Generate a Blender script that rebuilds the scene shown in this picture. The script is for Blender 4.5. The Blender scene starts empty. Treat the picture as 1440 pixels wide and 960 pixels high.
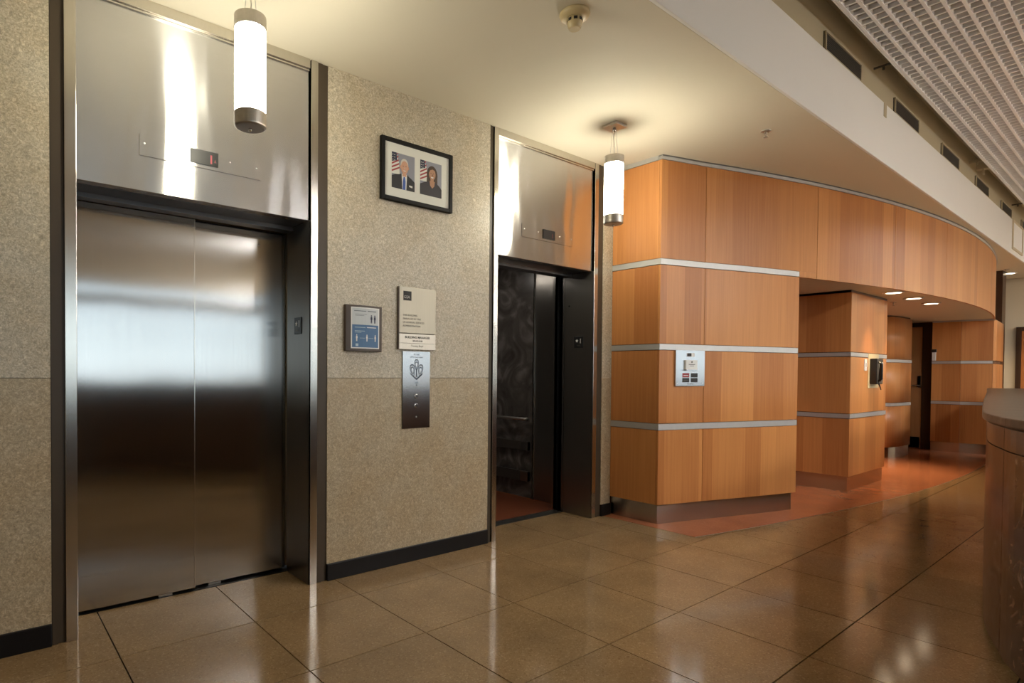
import bpy, math, random
from mathutils import Vector, Matrix
random.seed(7)
scene = bpy.context.scene
COL = scene.collection

# ------------------------------------------------------------------ camera
H_EYE = 1.2566
YAW, PITCH, ROLL = math.radians(52.231), math.radians(-1.046), math.radians(0.392)
F_PX, CX, CY = 825.03, 603.13, 538.81
fw = Vector((math.cos(YAW) * math.cos(PITCH), math.sin(YAW) * math.cos(PITCH), math.sin(PITCH)))
rt = Vector((math.sin(YAW), -math.cos(YAW), 0))
up = rt.cross(fw)
r_ = rt * math.cos(ROLL) + up * math.sin(ROLL)
u_ = -rt * math.sin(ROLL) + up * math.cos(ROLL)
cam_d = bpy.data.cameras.new('camera')
cam = bpy.data.objects.new('camera', cam_d)
COL.objects.link(cam)
cam.matrix_world = Matrix(((r_.x, u_.x, -fw.x, 0), (r_.y, u_.y, -fw.y, 0), (r_.z, u_.z, -fw.z, H_EYE), (0, 0, 0, 1)))
cam_d.sensor_width = 36.0
cam_d.lens = F_PX / 1440 * 36.0
cam_d.shift_x = (720 - CX) / 1440
cam_d.shift_y = (CY - 480) / 1440
cam_d.clip_start = 0.05
scene.camera = cam

# ------------------------------------------------------------------ world, view
scene.view_settings.view_transform = 'Standard'
scene.view_settings.look = 'None'
scene.view_settings.gamma = 1.0
scene.view_settings.use_curve_mapping = False
scene.view_settings.exposure = 0.12
world = bpy.data.worlds.new('world')
scene.world = world
world.use_nodes = True
wn = world.node_tree
sky = wn.nodes.new('ShaderNodeTexSky')
sky.sky_type = 'NISHITA'
sky.sun_disc = False
sky.sun_elevation = math.radians(38)
sky.sun_rotation = math.radians(180)
sky.dust_density = 0.6
sky.ozone_density = 1.5
bg = wn.nodes['Background']
hs = wn.nodes.new('ShaderNodeHueSaturation')
hs.inputs['Saturation'].default_value = .12
tint = wn.nodes.new('ShaderNodeMix'); tint.data_type = 'RGBA'; tint.blend_type = 'MULTIPLY'
tint.inputs['Factor'].default_value = 1.0
tint.inputs['B'].default_value = (.84, .95, 1.06, 1)
wn.links.new(hs.outputs[0], tint.inputs['A'])
wn.links.new(sky.outputs[0], hs.inputs['Color'])
wn.links.new(tint.outputs['Result'], bg.inputs[0])
SKY = 0.19
bg.inputs[1].default_value = SKY
PENDANT_E = 46.0
FILL_E = 38.0
SPOT_W = 90.0

# ------------------------------------------------------------------ helpers
WORLDLOC = {}


def tag(o, label=None, cat=None, group=None, kind=None):
    if label: o['label'] = label
    if cat: o['category'] = cat
    if group: o['group'] = group
    if kind: o['kind'] = kind
    return o


def thing(name, label, cat, loc, group=None):
    o = bpy.data.objects.new(name, None)
    o.empty_display_size = 0.1
    COL.objects.link(o)
    o.location = loc
    WORLDLOC[o] = Vector(loc)
    return tag(o, label, cat, group)


class MB:
    def __init__(s):
        s.v, s.f, s.m, s.uv, s.sm = [], [], [], [], []

    def face(s, idx, uv, mat=0, smooth=False):
        s.f.append(idx); s.uv.append(uv); s.m.append(mat); s.sm.append(smooth)

    def prism(s, poly, z0, z1, mat=0, smooth=False, u0=0.0):
        n = len(poly)
        a = sum(poly[i][0] * poly[(i + 1) % n][1] - poly[(i + 1) % n][0] * poly[i][1] for i in range(n))
        if a < 0: poly = poly[::-1]
        b = len(s.v)
        for z in (z0, z1):
            for p in poly: s.v.append((p[0], p[1], z))
        cum = [u0]
        for i in range(n):
            q, w = poly[i], poly[(i + 1) % n]
            cum.append(cum[-1] + math.hypot(q[0] - w[0], q[1] - w[1]))
        for i in range(n):
            j = (i + 1) % n
            s.face((b + i, b + j, b + n + j, b + n + i), ((cum[i], z0), (cum[i + 1], z0), (cum[i + 1], z1), (cum[i], z1)), mat, smooth)
        s.face(tuple(b + n + i for i in range(n)), tuple((p[0], p[1]) for p in poly), mat)
        s.face(tuple(b + i for i in reversed(range(n))), tuple((p[0], p[1]) for p in reversed(poly)), mat)
        return s

    def box(s, x0, x1, y0, y1, z0, z1, mat=0):
        return s.prism([(x0, y0), (x1, y0), (x1, y1), (x0, y1)], z0, z1, mat)

    def ext(s, poly, O, R, U, N, d0, d1, mat=0, smooth=False):
        """polygon in a wall plane (right R, up U, outward N), extruded from d0 to d1 along N"""
        n = len(poly)
        a = sum(poly[i][0] * poly[(i + 1) % n][1] - poly[(i + 1) % n][0] * poly[i][1] for i in range(n))
        if a < 0: poly = poly[::-1]
        b = len(s.v)
        O, R, U, N = Vector(O), Vector(R), Vector(U), Vector(N)
        for d in (d0, d1):
            for p in poly: s.v.append(tuple(O + R * p[0] + U * p[1] + N * d))
        for i in range(n):
            j = (i + 1) % n
            s.face((b + i, b + j, b + n + j, b + n + i), ((0, 0), (1, 0), (1, 1), (0, 1)), mat, smooth)
        s.face(tuple(b + n + i for i in range(n)), tuple((p[0], p[1]) for p in poly), mat)
        s.face(tuple(b + i for i in reversed(range(n))), tuple((p[0], p[1]) for p in reversed(poly)), mat)
        return s

    def lathe(s, prof, c, n=32, mat=0, axis='z', smooth=True):
        """profile of (radius, along) turned about a line through c"""
        b = len(s.v)
        k = len(prof)
        for (r, t) in prof:
            for i in range(n):
                a = 2 * math.pi * i / n
                p, q = r * math.cos(a), r * math.sin(a)
                if axis == 'z': w = (c[0] + p, c[1] + q, c[2] + t)
                elif axis == 'y': w = (c[0] + p, c[1] + t, c[2] - q)
                else: w = (c[0] + t, c[1] + p, c[2] + q)
                s.v.append(w)
        for j in range(k - 1):
            for i in range(n):
                i2 = (i + 1) % n
                s.face((b + j * n + i, b + j * n + i2, b + (j + 1) * n + i2, b + (j + 1) * n + i),
                       ((i / n, prof[j][1]), ((i + 1) / n, prof[j][1]), ((i + 1) / n, prof[j + 1][1]), (i / n, prof[j + 1][1])), mat, smooth)
        s.face(tuple(b + i for i in reversed(range(n))), tuple((0, 0) for _ in range(n)), mat)
        s.face(tuple(b + (k - 1) * n + i for i in range(n)), tuple((0, 0) for _ in range(n)), mat)
        return s

    def tube(s, pts, r, n=10, mat=0):
        pts = [Vector(p) for p in pts]
        b = len(s.v)
        for k, p in enumerate(pts):
            d = (pts[min(k + 1, len(pts) - 1)] - pts[max(k - 1, 0)]).normalized()
            a = d.cross(Vector((0, 0, 1)) if abs(d.z) < .9 else Vector((1, 0, 0))).normalized()
            c = d.cross(a)
            for i in range(n):
                t = 2 * math.pi * i / n
                s.v.append(tuple(p + a * (r * math.cos(t)) + c * (r * math.sin(t))))
        for k in range(len(pts) - 1):
            for i in range(n):
                i2 = (i + 1) % n
                s.face((b + k * n + i, b + k * n + i2, b + (k + 1) * n + i2, b + (k + 1) * n + i), ((0, 0), (1, 0), (1, 1), (0, 1)), mat, True)
        s.face(tuple(b + i for i in reversed(range(n))), tuple((0, 0) for _ in range(n)), mat)
        e = b + (len(pts) - 1) * n
        s.face(tuple(e + i for i in range(n)), tuple((0, 0) for _ in range(n)), mat)
        return s

    def mesh(s, name, mats, off=Vector((0, 0, 0))):
        me = bpy.data.meshes.new(name)
        me.from_pydata([(a[0] - off.x, a[1] - off.y, a[2] - off.z) for a in s.v], [], s.f)
        ul = me.uv_layers.new(name='UVMap')
        k = 0
        for f in s.uv:
            for t in f:
                ul.data[k].uv = t; k += 1
        for i, p in enumerate(me.polygons):
            p.material_index = s.m[i]; p.use_smooth = s.sm[i]
        for m in mats: me.materials.append(m)
        me.update()
        return me

    def build(s, name, mats, parent=None, bevel=0.0):
        if not isinstance(mats, (list, tuple)): mats = [mats]
        off = WORLDLOC.get(parent, Vector((0, 0, 0))) if parent else Vector((0, 0, 0))
        if parent is None:
            xs = [sum(c) / 2 for c in zip([min(a[i] for a in s.v) for i in range(3)], [max(a[i] for a in s.v) for i in range(3)])]
            off = Vector((xs[0], xs[1], min(a[2] for a in s.v)))
        o = bpy.data.objects.new(name, s.mesh(name, mats, off))
        COL.objects.link(o)
        if parent is None: o.location = off
        else: o.parent = parent
        WORLDLOC[o] = off
        if bevel:
            b = o.modifiers.new('bevel', 'BEVEL'); b.width = bevel; b.segments = 2; b.limit_method = 'ANGLE'
        return o


def struct(name, mb, mats, bevel=0.0, label=None):
    o = mb.build(name, mats, None, bevel)
    o['kind'] = 'structure'
    if label: o['label'] = label
    return o


def text_mesh(body, size, O, R, U, N, mats, name, parent, align='LEFT', depth=0.0006, d=0.0, bold=0.0):
    cu = bpy.data.curves.new(name, 'FONT')
    cu.body = body; cu.size = size; cu.align_x = align; cu.align_y = 'BOTTOM_BASELINE'; cu.extrude = depth / 2
    cu.offset = bold; cu.resolution_u = 3
    ob = bpy.data.objects.new(name, cu)
    COL.objects.link(ob)
    bpy.context.view_layer.update()
    dg = bpy.context.evaluated_depsgraph_get()
    me = bpy.data.meshes.new_from_object(ob.evaluated_get(dg))
    bpy.data.objects.remove(ob); bpy.data.curves.remove(cu)
    off = WORLDLOC[parent]
    O, R, U, N = Vector(O), Vector(R), Vector(U), Vector(N)
    for v in me.vertices:
        p = v.co.copy()
        v.co = O + R * p.x + U * p.y + N * (p.z + d + depth / 2) - off
    me.materials.clear()
    me.materials.append(mats)
    o = bpy.data.objects.new(name, me)
    COL.objects.link(o); o.parent = parent; WORLDLOC[o] = off
    return o


# ------------------------------------------------------------------ materials
def newmat(name):
    m = bpy.data.materials.new(name); m.use_nodes = True
    return m, m.node_tree, m.node_tree.nodes['Principled BSDF']


def lin(r, g, b):
    f = lambda c: (c / 255 / 12.92) if c / 255 <= .04045 else ((c / 255 + .055) / 1.055) ** 2.4
    return (f(r), f(g), f(b), 1)


def plain(name, col, rough=.5, metal=0.0, noise=0.06, scale=20, spec=.5, coat=0.0):
    m, nt, b = newmat(name)
    b.inputs['Roughness'].default_value = rough
    b.inputs['Metallic'].default_value = metal
    b.inputs['Specular IOR Level'].default_value = spec
    b.inputs['Coat Weight'].default_value = coat
    g = nt.nodes.new('ShaderNodeNewGeometry')
    t = nt.nodes.new('ShaderNodeTexNoise'); t.inputs['Scale'].default_value = scale; t.inputs['Detail'].default_value = 3
    nt.links.new(g.outputs['Position'], t.inputs['Vector'])
    mx = nt.nodes.new('ShaderNodeMix'); mx.data_type = 'RGBA'
    nt.links.new(t.outputs['Fac'], mx.inputs['Factor'])
    mx.inputs['A'].default_value = tuple(max(0, c * (1 - noise)) for c in col[:3]) + (1,)
    mx.inputs['B'].default_value = tuple(min(1, c * (1 + noise)) for c in col[:3]) + (1,)
    nt.links.new(mx.outputs['Result'], b.inputs['Base Color'])
    return m


def emit(name, col, strength, base=(.8, .8, .8, 1)):
    m, nt, b = newmat(name)
    b.inputs['Base Color'].default_value = base
    b.inputs['Emission Color'].default_value = col
    b.inputs['Emission Strength'].default_value = strength
    return m


def brushed(name, col, rough, aniso, tangent, wob=0.0, streak=(1, 1, 1), wscale=(1, 1, 1)):
    m, nt, b = newmat(name)
    b.inputs['Metallic'].default_value = 1
    b.inputs['Anisotropic'].default_value = aniso
    c = nt.nodes.new('ShaderNodeCombineXYZ')
    for i in range(3): c.inputs[i].default_value = tangent[i]
    nt.links.new(c.outputs[0], b.inputs['Tangent'])
    g = nt.nodes.new('ShaderNodeNewGeometry')
    mp = nt.nodes.new('ShaderNodeMapping'); mp.inputs['Scale'].default_value = streak
    nt.links.new(g.outputs['Position'], mp.inputs['Vector'])
    t = nt.nodes.new('ShaderNodeTexNoise'); t.inputs['Scale'].default_value = 1; t.inputs['Detail'].default_value = 4
    nt.links.new(mp.outputs[0], t.inputs['Vector'])
    mx = nt.nodes.new('ShaderNodeMix'); mx.data_type = 'RGBA'
    nt.links.new(t.outputs['Fac'], mx.inputs['Factor'])
    mx.inputs['A'].default_value = tuple(c_ * .94 for c_ in col[:3]) + (1,)
    mx.inputs['B'].default_value = tuple(min(1, c_ * 1.06) for c_ in col[:3]) + (1,)
    nt.links.new(mx.outputs['Result'], b.inputs['Base Color'])
    b.inputs['Roughness'].default_value = rough
    if wob:
        n2 = nt.nodes.new('ShaderNodeTexNoise'); n2.inputs['Scale'].default_value = 2.3; n2.inputs['Detail'].default_value = 1
        m2_ = nt.nodes.new('ShaderNodeMapping'); m2_.inputs['Scale'].default_value = wscale
        nt.links.new(g.outputs['Position'], m2_.inputs['Vector']); nt.links.new(m2_.outputs[0], n2.inputs['Vector'])
        bp = nt.nodes.new('ShaderNodeBump'); bp.inputs['Strength'].default_value = wob; bp.inputs['Distance'].default_value = .02
        nt.links.new(n2.outputs['Fac'], bp.inputs['Height'])
        nt.links.new(bp.outputs[0], b.inputs['Normal'])
    return m


def ramp(nt, fac, stops):
    r = nt.nodes.new('ShaderNodeValToRGB')
    e = r.color_ramp.elements
    while len(e) < len(stops): e.new(.5)
    for k, (p, c) in enumerate(stops):
        e[k].position = p; e[k].color = c
    nt.links.new(fac, r.inputs[0])
    return r.outputs[0]


def stone_mat(name='shell_stone', tint=(1, 1, 1, 1)):
    m, nt, b = newmat(name)
    g = nt.nodes.new('ShaderNodeNewGeometry')
    n1 = nt.nodes.new('ShaderNodeTexNoise'); n1.inputs['Scale'].default_value = 27; n1.inputs['Detail'].default_value = 5
    n1.inputs['Distortion'].default_value = 3.2; n1.inputs['Roughness'].default_value = .65
    n2 = nt.nodes.new('ShaderNodeTexNoise'); n2.inputs['Scale'].default_value = 4.5; n2.inputs['Detail'].default_value = 3
    n3 = nt.nodes.new('ShaderNodeTexNoise'); n3.inputs['Scale'].default_value = 95; n3.inputs['Detail'].default_value = 2; n3.inputs['Distortion'].default_value = 1.5
    for n in (n1, n2, n3): nt.links.new(g.outputs['Position'], n.inputs['Vector'])
    c1 = ramp(nt, n1.outputs['Fac'], [(.30, (.22, .175, .110, 1)), (.46, (.37, .31, .21, 1)), (.55, (.45, .385, .275, 1)), (.70, (.66, .59, .46, 1))])
    c2 = ramp(nt, n2.outputs['Fac'], [(.35, (.46, .38, .27, 1)), (.65, (.49, .455, .38, 1))])
    mx = nt.nodes.new('ShaderNodeMix'); mx.data_type = 'RGBA'; mx.inputs['Factor'].default_value = .38
    nt.links.new(c1, mx.inputs['A']); nt.links.new(c2, mx.inputs['B'])
    m2 = nt.nodes.new('ShaderNodeMix'); m2.data_type = 'RGBA'; m2.blend_type = 'OVERLAY'; m2.inputs['Factor'].default_value = .55
    nt.links.new(mx.outputs['Result'], m2.inputs['A'])
    c3 = ramp(nt, n3.outputs['Fac'], [(.3, (.25, .25, .25, 1)), (.7, (.75, .75, .75, 1))])
    nt.links.new(c3, m2.inputs['B'])
    m4 = nt.nodes.new('ShaderNodeMix'); m4.data_type = 'RGBA'; m4.blend_type = 'MULTIPLY'; m4.inputs['Factor'].default_value = 1
    nt.links.new(m2.outputs['Result'], m4.inputs['A']); m4.inputs['B'].default_value = tint
    nt.links.new(m4.outputs['Result'], b.inputs['Base Color'])
    b.inputs['Roughness'].default_value = .42
    bp = nt.nodes.new('ShaderNodeBump'); bp.inputs['Strength'].default_value = .12; bp.inputs['Distance'].default_value = .004
    nt.links.new(n1.outputs['Fac'], bp.inputs['Height']); nt.links.new(bp.outputs[0], b.inputs['Normal'])
    return m


def terrazzo(name, ca, cb, cc, rough):
    m, nt, b = newmat(name)
    g = nt.nodes.new('ShaderNodeNewGeometry')
    oi = nt.nodes.new('ShaderNodeObjectInfo')
    v = nt.nodes.new('ShaderNodeTexVoronoi'); v.inputs['Scale'].default_value = 170
    n = nt.nodes.new('ShaderNodeTexNoise'); n.inputs['Scale'].default_value = 3.0; n.inputs['Detail'].default_value = 4
    for t in (v, n): nt.links.new(g.outputs['Position'], t.inputs['Vector'])
    sp = nt.nodes.new('ShaderNodeSeparateColor'); nt.links.new(v.outputs['Color'], sp.inputs[0])
    c1 = ramp(nt, sp.outputs[0], [(0.0, cb), (.14, ca), (.8, ca), (1.0, cc)])
    c2 = ramp(nt, n.outputs['Fac'], [(.3, (.86, .86, .86, 1)), (.7, (1.1, 1.1, 1.1, 1))])
    mx = nt.nodes.new('ShaderNodeMix'); mx.data_type = 'RGBA'; mx.blend_type = 'MULTIPLY'; mx.inputs['Factor'].default_value = 1
    nt.links.new(c1, mx.inputs['A']); nt.links.new(c2, mx.inputs['B'])
    hs = nt.nodes.new('ShaderNodeHueSaturation')
    mr = nt.nodes.new('ShaderNodeMapRange'); mr.inputs['To Min'].default_value = .93; mr.inputs['To Max'].default_value = 1.07
    nt.links.new(oi.outputs['Random'], mr.inputs['Value']); nt.links.new(mr.outputs[0], hs.inputs['Value'])
    nt.links.new(mx.outputs['Result'], hs.inputs['Color'])
    nt.links.new(hs.outputs[0], b.inputs['Base Color'])
    b.inputs['Specular IOR Level'].default_value = .4
    n2 = nt.nodes.new('ShaderNodeTexNoise'); n2.inputs['Scale'].default_value = 1.4; n2.inputs['Detail'].default_value = 5
    nt.links.new(g.outputs['Position'], n2.inputs['Vector'])
    m3 = nt.nodes.new('ShaderNodeMapRange'); m3.inputs['To Min'].default_value = rough * .8; m3.inputs['To Max'].default_value = rough * 1.25
    nt.links.new(n2.outputs['Fac'], m3.inputs['Value']); nt.links.new(m3.outputs[0], b.inputs['Roughness'])
    return m


def wood_mat(name, dark, light, rough=.3):
    m, nt, b = newmat(name)
    uv = nt.nodes.new('ShaderNodeUVMap'); uv.uv_map = 'UVMap'
    sp = nt.nodes.new('ShaderNodeSeparateXYZ'); nt.links.new(uv.outputs[0], sp.inputs[0])
    oi = nt.nodes.new('ShaderNodeObjectInfo')

    def math_(op, a, c=None):
        n = nt.nodes.new('ShaderNodeMath'); n.operation = op
        for i, x in enumerate((a, c)):
            if x is None: continue
            if isinstance(x, (int, float)): n.inputs[i].default_value = x
            else: nt.links.new(x, n.inputs[i])
        return n.outputs[0]
    rnd = math_('MULTIPLY', oi.outputs['Random'], 53.0)
    strip = math_('FLOOR', math_('DIVIDE', math_('ADD', sp.outputs[0], math_('MULTIPLY', oi.outputs['Random'], .2)), .19))
    wn_ = nt.nodes.new('ShaderNodeTexWhiteNoise'); wn_.noise_dimensions = '1D'
    nt.links.new(math_('ADD', strip, rnd), wn_.inputs['W'])
    cmb = nt.nodes.new('ShaderNodeCombineXYZ')
    nt.links.new(math_('MULTIPLY', sp.outputs[0], 55.0), cmb.inputs[0])
    nt.links.new(math_('MULTIPLY', sp.outputs[1], 1.6), cmb.inputs[1])
    nt.links.new(math_('ADD', math_('MULTIPLY', strip, 3.7), rnd), cmb.inputs[2])
    n1 = nt.nodes.new('ShaderNodeTexNoise'); n1.inputs['Scale'].default_value = 1; n1.inputs['Detail'].default_value = 5; n1.inputs['Distortion'].default_value = .25
    nt.links.new(cmb.outputs[0], n1.inputs['Vector'])
    fac = math_('ADD', math_('MULTIPLY', n1.outputs['Fac'], .45), math_('MULTIPLY', wn_.outputs['Value'], .42))
    c = ramp(nt, fac, [(.12, dark), (.68, light)])
    nt.links.new(c, b.inputs['Base Color'])
    b.inputs['Roughness'].default_value = rough
    b.inputs['Specular IOR Level'].default_value = .27
    return m


def glass_mat():
    m = bpy.data.materials.new('window_glass'); m.use_nodes = True
    nt = m.node_tree; nt.nodes.clear()
    o = nt.nodes.new('ShaderNodeOutputMaterial')
    t = nt.nodes.new('ShaderNodeBsdfTransparent'); t.inputs[0].default_value = (.94, .97, .97, 1)
    g = nt.nodes.new('ShaderNodeBsdfGlossy'); g.inputs['Roughness'].default_value = .03
    f = nt.nodes.new('ShaderNodeFresnel'); f.inputs[0].default_value = 1.45
    x = nt.nodes.new('ShaderNodeMixShader')
    nt.links.new(f.outputs[0], x.inputs[0]); nt.links.new(t.outputs[0], x.inputs[1]); nt.links.new(g.outputs[0], x.inputs[2])
    nt.links.new(x.outputs[0], o.inputs[0])
    return m


def marble_mat(name, cols, scale, rough, dist=3.0):
    m, nt, b = newmat(name)
    g = nt.nodes.new('ShaderNodeNewGeometry')
    n = nt.nodes.new('ShaderNodeTexNoise'); n.inputs['Scale'].default_value = scale; n.inputs['Detail'].default_value = 6
    n.inputs['Distortion'].default_value = dist
    nt.links.new(g.outputs['Position'], n.inputs['Vector'])
    c = ramp(nt, n.outputs['Fac'], cols)
    nt.links.new(c, b.inputs['Base Color'])
    b.inputs['Roughness'].default_value = rough
    return m


M = {}
M['stone'] = stone_mat('shell_stone', (1.08, 1.09, 1.12, 1))
M['stone2'] = stone_mat('shell_stone_brown', (.92, .845, .74, 1))
M['tile'] = terrazzo('beige_terrazzo', (.272, .176, .086, 1), (.205, .126, .057, 1), (.355, .245, .132, 1), .12)
M['terracotta'] = terrazzo('terracotta_floor', (.42, .15, .07, 1), (.36, .12, .055, 1), (.47, .19, .09, 1), .17)
M['grout'] = plain('grout', (.06, .042, .026, 1), .8)
M['ceil'] = plain('cream_ceiling_paint', (.72, .665, .545, 1), .75, noise=.015, scale=2)
M['white'] = plain('white_fascia_paint', (.86, .855, .83, 1), .6, noise=.015, scale=2)
M['tan'] = plain('tan_upper_wall_paint', (.50, .43, .29, 1), .7, noise=.03, scale=3)
M['beige'] = plain('beige_wall_paint', (.62, .53, .38, 1), .7, noise=.02, scale=3)
M['lattice'] = plain('lattice_grey_white', (.90, .90, .92, 1), .6, noise=.03, scale=15)
M['lattice_back'] = plain('lattice_backing', (.34, .33, .33, 1), .8)
M['black'] = plain('black_base', (.007, .006, .006, 1), .4, spec=.25)
M['blackplastic'] = plain('black_plastic', (.012, .012, .013, 1), .3)
M['display'] = plain('display_glass', (.008, .007, .007, 1), .35, spec=.25)
M['bronze'] = plain('dark_bronze', (.062, .045, .029, 1), .42, noise=.1, scale=6, spec=.35)
M['doorsteel'] = brushed('door_steel_vertical_grain', (.49, .48, .465), .15, 1.0, (1, 0, 0), .04, (260, 260, 3))
M['transom'] = brushed('transom_steel_horizontal_grain', (.66, .66, .67), .24, 1.0, (0, 0, 1), .5, (3, 3, 260), (2.4, 2.4, .55))
M['post'] = brushed('frame_steel', (.62, .59, .54), .22, .6, (1, 0, 0), 0, (90, 90, 2))
M['jamb'] = brushed('jamb_steel', (.27, .255, .235), .30, .7, (0, 1, 0), 0, (90, 90, 2))
M['darksteel'] = brushed('dark_steel', (.24, .24, .25), .3, .5, (1, 0, 0), 0, (20, 20, 20))
M['steel'] = brushed('satin_steel', (.60, .585, .56), .30, .3, (1, 0, 0), 0, (60, 60, 60))
M['plate'] = brushed('plate_steel', (.60, .60, .61), .24, 1.0, (1, 0, 0), 0, (260, 260, 3))
M['basesteel'] = brushed('base_steel', (.58, .56, .54), .26, .9, (0, 0, 1), .03, (3, 3, 200))
M['rail'] = plain('rail_aluminium', (.50, .49, .475, 1), .5, .55)
M['wood'] = wood_mat('honey_veneer', (.38, .138, .042, 1), (.60, .264, .088, 1), .32)
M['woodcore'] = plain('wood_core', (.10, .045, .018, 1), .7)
M['doorwood'] = wood_mat('door_veneer', (.30, .14, .055, 1), (.42, .21, .085, 1), .4)
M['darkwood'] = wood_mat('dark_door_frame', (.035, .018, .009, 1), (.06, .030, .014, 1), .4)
M['orangewood'] = wood_mat('orange_door_veneer', (.33, .12, .035, 1), (.42, .16, .05, 1), .4)
M['glass'] = glass_mat()
M['desk'] = marble_mat('brown_marble', [(.3, (.030, .014, .008, 1)), (.47, (.075, .036, .020, 1)), (.58, (.11, .058, .034, 1)), (.72, (.21, .14, .095, 1))], 5.5, .26)
M['desktop'] = marble_mat('counter_granite', [(.3, (.04, .031, .022, 1)), (.6, (.085, .068, .052, 1)), (.75, (.16, .13, .10, 1))], 14, .3, .6)
M['desktop'].node_tree.nodes['Principled BSDF'].inputs['Specular IOR Level'].default_value = .3
M['carwall'] = marble_mat('car_swirl_laminate', [(.30, (.045, .038, .034, 1)), (.5, (.085, .075, .068, 1)), (.62, (.14, .125, .115, 1)), (.78, (.22, .20, .185, 1))], 3.0, .25, 2.5)
M['carfloor'] = plain('car_floor', (.16, .045, .018, 1), .4)
M['carpanel'] = plain('car_dark_panel', (.05, .042, .036, 1), .35)
M['creamplastic'] = plain('cream_plastic', (.62, .50, .28, 1), .4)
M['whiteplastic'] = plain('white_plastic', (.72, .71, .68, 1), .4)
M['chrome'] = plain('chrome', (.7, .7, .7, 1), .12, 1.0)
M['nickel'] = plain('brushed_nickel', (.58, .54, .49, 1), .38, 1.0, noise=.1, scale=60)
M['brownmetal'] = plain('brown_frame_metal', (.06, .038, .026, 1), .4)
M['frame'] = plain('black_picture_frame', (.006, .005, .005, 1), .5, spec=.2)
M['mat'] = plain('white_mat_board', (.74, .74, .70, 1), .8, noise=.01)
M['champagne'] = brushed('champagne_plaque', (.36, .33, .27), .5, .5, (0, 0, 1), 0, (200, 200, 3))
M['champagne2'] = brushed('champagne_insert', (.50, .47, .41), .5, .5, (0, 0, 1), 0, (200, 200, 3))
M['ink'] = plain('black_ink', (.012, .011, .010, 1), .6)
M['inkgrey'] = plain('engraved_grey', (.075, .068, .055, 1), .6)
M['logogrey'] = plain('logo_letter_grey', (.32, .31, .29, 1), .6)
M['inkblue'] = plain('engraved_blue_grey', (.10, .12, .15, 1), .5)
M['inkwhite'] = plain('white_ink', (.75, .75, .74, 1), .6)
M['vent'] = plain('grille_dark', (.085, .078, .066, 1), .5)
M['lampshade'] = emit('pendant_acrylic', (1.0, .94, .74, 1), PENDANT_E)
M['fill_shade'] = emit('pendant_acrylic_fill', (1.0, .97, .92, 1), PENDANT_E)  # shade of the unseen lobby pendants added as fill
M['lens'] = emit('downlight_lens', (1.0, .80, .55, 1), 14.0)
M['fill_light'] = emit('fill_diffuser', (1.0, .98, .95, 1), FILL_E)  # diffuser of the ceiling fill lights added out of view
M['carlamp'] = emit('car_ceiling_lamp', (1.0, .92, .82, 1), 26.0)
M['led'] = emit('red_led', (1.0, .02, .06, 1), .45, (.02, .005, .005, 1))
M['leddim'] = emit('red_led_dim', (1.0, .02, .06, 1), .12, (.02, .005, .005, 1))
M['carglow'] = emit('car_header_glow', (1.0, .93, .85, 1), .9)
for k, c in {'skin': (.60, .33, .22), 'skin2': (.42, .22, .13), 'hairwhite': (.62, .58, .53), 'hairbrown': (.055, .028, .016), 'suit': (.014, .014, .018), 'suit2': (.020, .016, .026),
             'tie': (.05, .11, .42), 'photobg': (.27, .28, .34), 'flagred': (.36, .05, .06), 'navy': (.02, .024, .06), 'posterblue': (.07, .16, .31), 'postergrey': (.55, .58, .60),
             'posterlight': (.45, .58, .66), 'red': (.30, .012, .018), 'ground': (.45, .44, .42)}.items():
    M[k] = plain(k, c + (1,), .55, noise=.03)

# ------------------------------------------------------------------ key measures
YW, HC = 3.145, 3.068
TS, GX, GY = .61, .498, 1.6205
ACX, ACY, AR = 10.253, 18.254, 16.577
YS = 1.6115
ZR = [.163, .787, .845, 1.457, 1.512, 2.165, 2.220, 3.030]


def arcpt(X, d=0.0):
    y = ACY - math.sqrt(AR * AR - (X - ACX) ** 2)
    return (X + (X - ACX) / AR * d, y + (y - ACY) / AR * d)


def bound(X):
    return 27.975 - math.sqrt(26.281 ** 2 - (X - 9.997) ** 2)


def arcslab(mb, X0, X1, z0, z1, din, dout, mat=0):
    n = max(2, int((X1 - X0) / .22) + 1)
    xs = [X0 + (X1 - X0) * i / n for i in range(n + 1)]
    return mb.prism([arcpt(x, dout) for x in xs] + [arcpt(x, din) for x in reversed(xs)], z0, z1, mat, u0=X0)


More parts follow.
